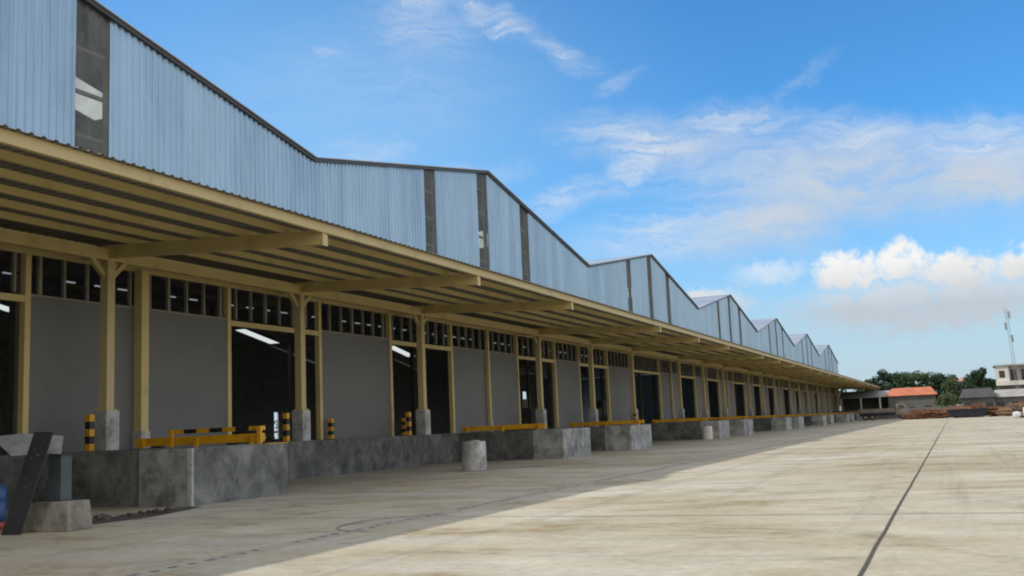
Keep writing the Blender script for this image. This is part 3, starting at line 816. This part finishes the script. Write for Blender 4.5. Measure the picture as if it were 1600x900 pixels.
tree(26., 240, 10.5, 3.4, 7, 'leaf_dark', 'dark tree right of the white building', 900, 11)
# more distant tree belt filling the horizon
rnd = random.Random(5); m = MB()
for k in range(8000):
    x = rnd.uniform(-240, 240); base = 6.2 + 1.6 * math.sin(x * .13) + 1.1 * math.sin(x * .37 + 1)
    z = base * rnd.random() ** .6; c = Vector((x, 330 + rnd.uniform(-6, 6), z)); s = rnd.uniform(.5, 1.1)
    u = Vector((rnd.gauss(0, 1), rnd.gauss(0, 1), rnd.gauss(0, .6))).normalized(); w = u.orthogonal().normalized(); q = u.cross(w)
    m.quad(c - w * s, c + q * s * .6, c + w * s, c - q * s * .6)
o = m.build('tree_belt', 'leaf_mid'); tag(o, 'far dark belt of trees along the horizon', 'tree belt', None, 'stuff')

# ------------------------------------------------------------------ camera
cam = bpy.data.cameras.new('camera'); co = bpy.data.objects.new('camera', cam); C.objects.link(co)
Rv = Vector((0.9179732890, 0.3942922230, -0.0431124526)); Uv = Vector((0.0926803904, -0.1075403875, 0.9898714110)); Fv = Vector((-0.3856622692, 0.9126711938, 0.1352623603))
mt = Matrix((Rv, Uv, -Fv)).transposed().to_4x4(); mt.translation = (0, 0, EYE); co.matrix_world = mt
cam.sensor_width = 36; cam.lens = 36.0; cam.clip_end = 8000; cam.clip_start = .05
S.camera = co

# ------------------------------------------------------------------ light
sv = Vector((-.625, -.33, .62)).normalized()        # towards the sun
SUN_EL = math.asin(sv.z); SUN_AZ = math.atan2(sv.x, sv.y)
sl = bpy.data.lights.new('sun', 'SUN'); sl.energy = 2.9; sl.angle = R(.53); sl.color = (1, .94, .82)
so = bpy.data.objects.new('sun', sl); C.objects.link(so); so.rotation_euler = sv.to_track_quat('Z', 'Y').to_euler()

w = bpy.data.worlds.new('World'); S.world = w; w.use_nodes = True
nt = w.node_tree; nd = nt.nodes; L = nt.links.new
bg = nd['Background']; bg.inputs['Strength'].default_value = .10
sky = nd.new('ShaderNodeTexSky'); sky.sky_type = 'NISHITA'; sky.sun_disc = False
sky.sun_elevation = SUN_EL; sky.sun_rotation = SUN_AZ % (2 * math.pi)
sky.air_density = 1.0; sky.dust_density = .3; sky.ozone_density = 3.0
tc = nd.new('ShaderNodeTexCoord')
sep = nd.new('ShaderNodeSeparateXYZ'); L(tc.outputs['Generated'], sep.inputs[0])
def mth(op, a, b=None, c=None):
    n = nd.new('ShaderNodeMath'); n.operation = op
    for k, v in enumerate((a, b, c)):
        if v is None: continue
        if isinstance(v, (int, float)): n.inputs[k].default_value = v
        else: L(v, n.inputs[k])
    return n.outputs[0]
az = mth('MULTIPLY', mth('ARCTAN2', sep.outputs[0], sep.outputs[1]), 57.29578)
el = mth('MULTIPLY', mth('ARCSINE', sep.outputs[2]), 57.29578)
cmb = nd.new('ShaderNodeCombineXYZ'); L(az, cmb.inputs[0]); L(el, cmb.inputs[1])
pv = cmb.outputs[0]
def nz(vec, scale, detail, rough, dist=0, stretch=None, rot=0):
    if stretch:
        mp = nd.new('ShaderNodeMapping'); mp.inputs['Scale'].default_value = (*stretch, 1); mp.inputs['Rotation'].default_value = (0, 0, rot); L(vec, mp.inputs[0]); vec = mp.outputs[0]
    n = nd.new('ShaderNodeTexNoise'); n.inputs['Scale'].default_value = scale; n.inputs['Detail'].default_value = detail
    n.inputs['Roughness'].default_value = rough; n.inputs['Distortion'].default_value = dist; L(vec, n.inputs['Vector'])
    return n
# warp the coordinates so the cloud outlines break up
wn = nz(pv, .35, 5, .6)
vs = nd.new('ShaderNodeVectorMath'); vs.operation = 'SUBTRACT'; L(wn.outputs['Color'], vs.inputs[0]); vs.inputs[1].default_value = (.5, .5, .5)
vm = nd.new('ShaderNodeVectorMath'); vm.operation = 'MULTIPLY_ADD'; L(vs.outputs[0], vm.inputs[0]); vm.inputs[1].default_value = (3.6, 2.2, 0); L(pv, vm.inputs[2])
pw = vm.outputs[0]
wn2 = nz(pv, 1.1, 5, .6)
vs2 = nd.new('ShaderNodeVectorMath'); vs2.operation = 'SUBTRACT'; L(wn2.outputs['Color'], vs2.inputs[0]); vs2.inputs[1].default_value = (.5, .5, .5)
vm2 = nd.new('ShaderNodeVectorMath'); vm2.operation = 'MULTIPLY_ADD'; L(vs2.outputs[0], vm2.inputs[0]); vm2.inputs[1].default_value = (2.2, 1.9, 0); L(pv, vm2.inputs[2])
pc = vm2.outputs[0]
def ell(vec, cx, cy, hx, hy, ang, wgt, soft=0.0):
    mp = nd.new('ShaderNodeMapping'); mp.vector_type = 'TEXTURE'
    mp.inputs['Location'].default_value = (cx, cy, 0); mp.inputs['Rotation'].default_value = (0, 0, ang); mp.inputs['Scale'].default_value = (hx, hy, 1)
    L(vec, mp.inputs[0])
    ln = nd.new('ShaderNodeVectorMath'); ln.operation = 'LENGTH'; L(mp.outputs[0], ln.inputs[0])
    mr = nd.new('ShaderNodeMapRange'); mr.interpolation_type = 'SMOOTHSTEP'
    mr.inputs['From Min'].default_value = soft; mr.inputs['From Max'].default_value = 1.0
    mr.inputs['To Min'].default_value = wgt; mr.inputs['To Max'].default_value = 0
    L(ln.outputs['Value'], mr.inputs['Value'])
    return mr.outputs[0]
def seg(vec, a, b, wd, wgt):
    dx, dy = b[0] - a[0], b[1] - a[1]; ln = math.hypot(dx, dy)
    return ell(vec, (a[0] + b[0]) / 2, (a[1] + b[1]) / 2, ln / 2 + wd, wd, math.atan2(dy, dx), wgt)
def total(lst, op='MAXIMUM'):
    r = lst[0]
    for q in lst[1:]: r = mth(op, r, q)
    return r
wisps = total([
    seg(pw, (-31, 24.2), (-25.5, 23.4), 1.5, .75), seg(pw, (-26.0, 23.6), (-20.6, 21.4), 1.25, 1.0), seg(pw, (-21, 21.4), (-17.4, 19.4), 1.1, .7),
    seg(pw, (-22.8, 11.8), (-16.2, 13.4), 1.2, 1.), seg(pw, (-17.4, 12.8), (-13.2, 15.8), 1.6, 1.), seg(pw, (-20.6, 16.4), (-10.0, 14.9), 2.0, .9), ell(pw, -10, 13.8, 9, 3.6, .1, .5),
    seg(pw, (-14.5, 16.2), (-5.5, 15.6), 1.6, .9), seg(pw, (-7.2, 15.4), (-.1, 14.1), 1.6, 1.), seg(pw, (-1.9, 14.2), (7, 12.8), 1.7, 1.),
    seg(pw, (-8.5, 16.0), (-4.0, 19.2), .6, .35), seg(pw, (-18, 18.0), (-14.4, 19.2), .6, .35),
    ell(pw, -32.6, 21.1, 2.2, .9, 0, .45), ell(pw, -31.0, 15.6, 4.5, 1.2, .1, .5), ell(pw, -30, 19, 12, 5, 0, .22),
    ell(pw, -14, 10.4, 8, 2.4, .1, .8), ell(pw, -26, 14.2, 6, 1.0, .05, .5), ell(pw, -27.5, 22, 5.5, 3, -.2, .55),
])
nw = nz(pw, .55, 9, .70, 1.1, (.34, 2.3), .25)
wn_ = nd.new('ShaderNodeMapRange'); wn_.inputs['From Min'].default_value = .30; wn_.inputs['From Max'].default_value = .68; L(nw.outputs['Fac'], wn_.inputs['Value'])
wd = mth('MULTIPLY', wisps, wn_.outputs[0])
mass = total([ell(pw, -4.0, 12.4, 11.5, 3.6, -.05, 1.), ell(pw, -8.0, 10.6, 7.0, 2.8, .15, 1.), ell(pw, 2.5, 11.6, 9, 3.4, -.1, 1.), ell(pw, -12, 14.8, 8, 2.2, -.05, .55)])
nm = nz(pw, .34, 7, .64, .5, (.5, 1.7), .12)
mr_ = nd.new('ShaderNodeMapRange'); mr_.inputs['From Min'].default_value = .20; mr_.inputs['From Max'].default_value = .52; L(nm.outputs['Fac'], mr_.inputs['Value'])
md = mth('MULTIPLY', mass, mr_.outputs[0])
cum = total([
    ell(pc, -4.6, 7.5, 2.2, 1.3, 0, 1., .5), ell(pc, -1.9, 7.8, 1.7, 1.35, 0, 1., .5), ell(pc, .8, 6.9, 2.6, 1.3, 0, 1., .5), ell(pc, 4.2, 6.9, 2.0, 1.4, 0, 1., .5),
    ell(pc, -11.8, 6.3, 2.6, 1.1, 0, .95, .4), ell(pc, -8.6, 7.7, 2.6, .9, 0, .5, .2), ell(pc, 9, 7.5, 4, 2, 0, 1., .5), ell(pc, -1, 5.4, 9, 1.9, 0, .85, .35)])
nc = nz(pc, .9, 8, .6, .2)
cn_ = nd.new('ShaderNodeMapRange'); cn_.inputs['From Min'].default_value = .22; cn_.inputs['From Max'].default_value = .45; L(nc.outputs['Fac'], cn_.inputs['Value'])
cd = mth('MULTIPLY', cum, cn_.outputs[0])
# pale air low over the horizon
hz = nd.new('ShaderNodeMapRange'); hz.interpolation_type = 'SMOOTHSTEP'; hz.inputs['From Min'].default_value = 0; hz.inputs['From Max'].default_value = 13
hz.inputs['To Min'].default_value = .97; hz.inputs['To Max'].default_value = 0; L(el, hz.inputs['Value'])
# cloud noise that breaks up the fill light added out of view
ng = nz(tc.outputs['Generated'], 3.2, 7, .6, .5, (1, 1))
gr = nd.new('ShaderNodeMapRange'); gr.inputs['From Min'].default_value = .36; gr.inputs['From Max'].default_value = .52; gr.inputs['To Max'].default_value = 1.0; L(ng.outputs['Fac'], gr.inputs['Value'])
# bright fill added overhead, to the right and behind the photographer to lift the shade
bk = nd.new('ShaderNodeMapRange'); bk.interpolation_type = 'SMOOTHSTEP'; bk.inputs['From Min'].default_value = .25; bk.inputs['From Max'].default_value = -.3; L(sep.outputs[1], bk.inputs['Value'])
zn = nd.new('ShaderNodeMapRange'); zn.interpolation_type = 'SMOOTHSTEP'; zn.inputs['From Min'].default_value = 38; zn.inputs['From Max'].default_value = 62; L(el, zn.inputs['Value'])
rt = nd.new('ShaderNodeMapRange'); rt.interpolation_type = 'SMOOTHSTEP'; rt.inputs['From Min'].default_value = 14; rt.inputs['From Max'].default_value = 34; L(az, rt.inputs['Value'])
fill = mth('MULTIPLY', mth('MAXIMUM', mth('MAXIMUM', bk.outputs[0], mth('MULTIPLY', rt.outputs[0], .62)), zn.outputs[0]), gr.outputs[0])
def mix(fac, a, b):
    n = nd.new('ShaderNodeMix'); n.data_type = 'RGBA'; n.clamp_factor = True; L(fac, n.inputs[0])
    for k, v in ((6, a), (7, b)):
        if isinstance(v, tuple): n.inputs[k].default_value = (*v, 1)
        else: L(v, n.inputs[k])
    return n.outputs[2]
SKYGAIN = 1.0
tint = nd.new('ShaderNodeMix'); tint.data_type = 'RGBA'; tint.blend_type = 'MULTIPLY'; tint.inputs[0].default_value = 1
L(sky.outputs[0], tint.inputs[6]); tint.inputs[7].default_value = (.62, 1.40, 1.88, 1)
col = tint.outputs[2]
col = mix(hz.outputs[0], col, (5.3, 6.4, 7.2))
veil = ell(pv, -34, 15, 27, 17, 0, .42)
col = mix(veil, col, (4.3, 7.1, 9.7))
col = mix(fill, col, (10.6, 9.9, 8.8))
lo_ = nd.new('ShaderNodeMapRange'); lo_.interpolation_type = 'SMOOTHSTEP'; lo_.inputs['From Min'].default_value = 30; lo_.inputs['From Max'].default_value = 6; L(el, lo_.inputs['Value'])
rt2 = nd.new('ShaderNodeMapRange'); rt2.interpolation_type = 'SMOOTHSTEP'; rt2.inputs['From Min'].default_value = 20; rt2.inputs['From Max'].default_value = 48; L(az, rt2.inputs['Value'])
col = mix(mth('MULTIPLY', mth('MULTIPLY', lo_.outputs[0], rt2.outputs[0]), .9), col, (12.5, 12.4, 12.0))  # extra brightness added low on the unseen right to light the facade
col = mix(md, col, (5.7, 6.4, 7.3))
col = mix(wd, col, (7.0, 7.6, 8.3))
# cumulus: white on top, greyer towards the base
cs = nz(pc, .5, 5, .6); sh = mth('ADD', mth('MULTIPLY', mth('SUBTRACT', el, 6.0), .38), mth('MULTIPLY', cs.outputs['Fac'], .5))
cc = mix(sh, (5.5, 5.8, 6.2), (9.2, 9.2, 9.1))
col = mix(cd, col, cc)
L(col, bg.inputs['Color'])

S.view_settings.view_transform = 'Standard'; S.view_settings.look = 'None'; S.view_settings.exposure = 0; S.view_settings.gamma = 1
S.view_settings.use_curve_mapping = False
S.cycles.filter_width = 2.0
S.cycles.max_bounces = 6; S.cycles.diffuse_bounces = 4; S.cycles.transparent_max_bounces = 8
S.cycles.use_denoising = True
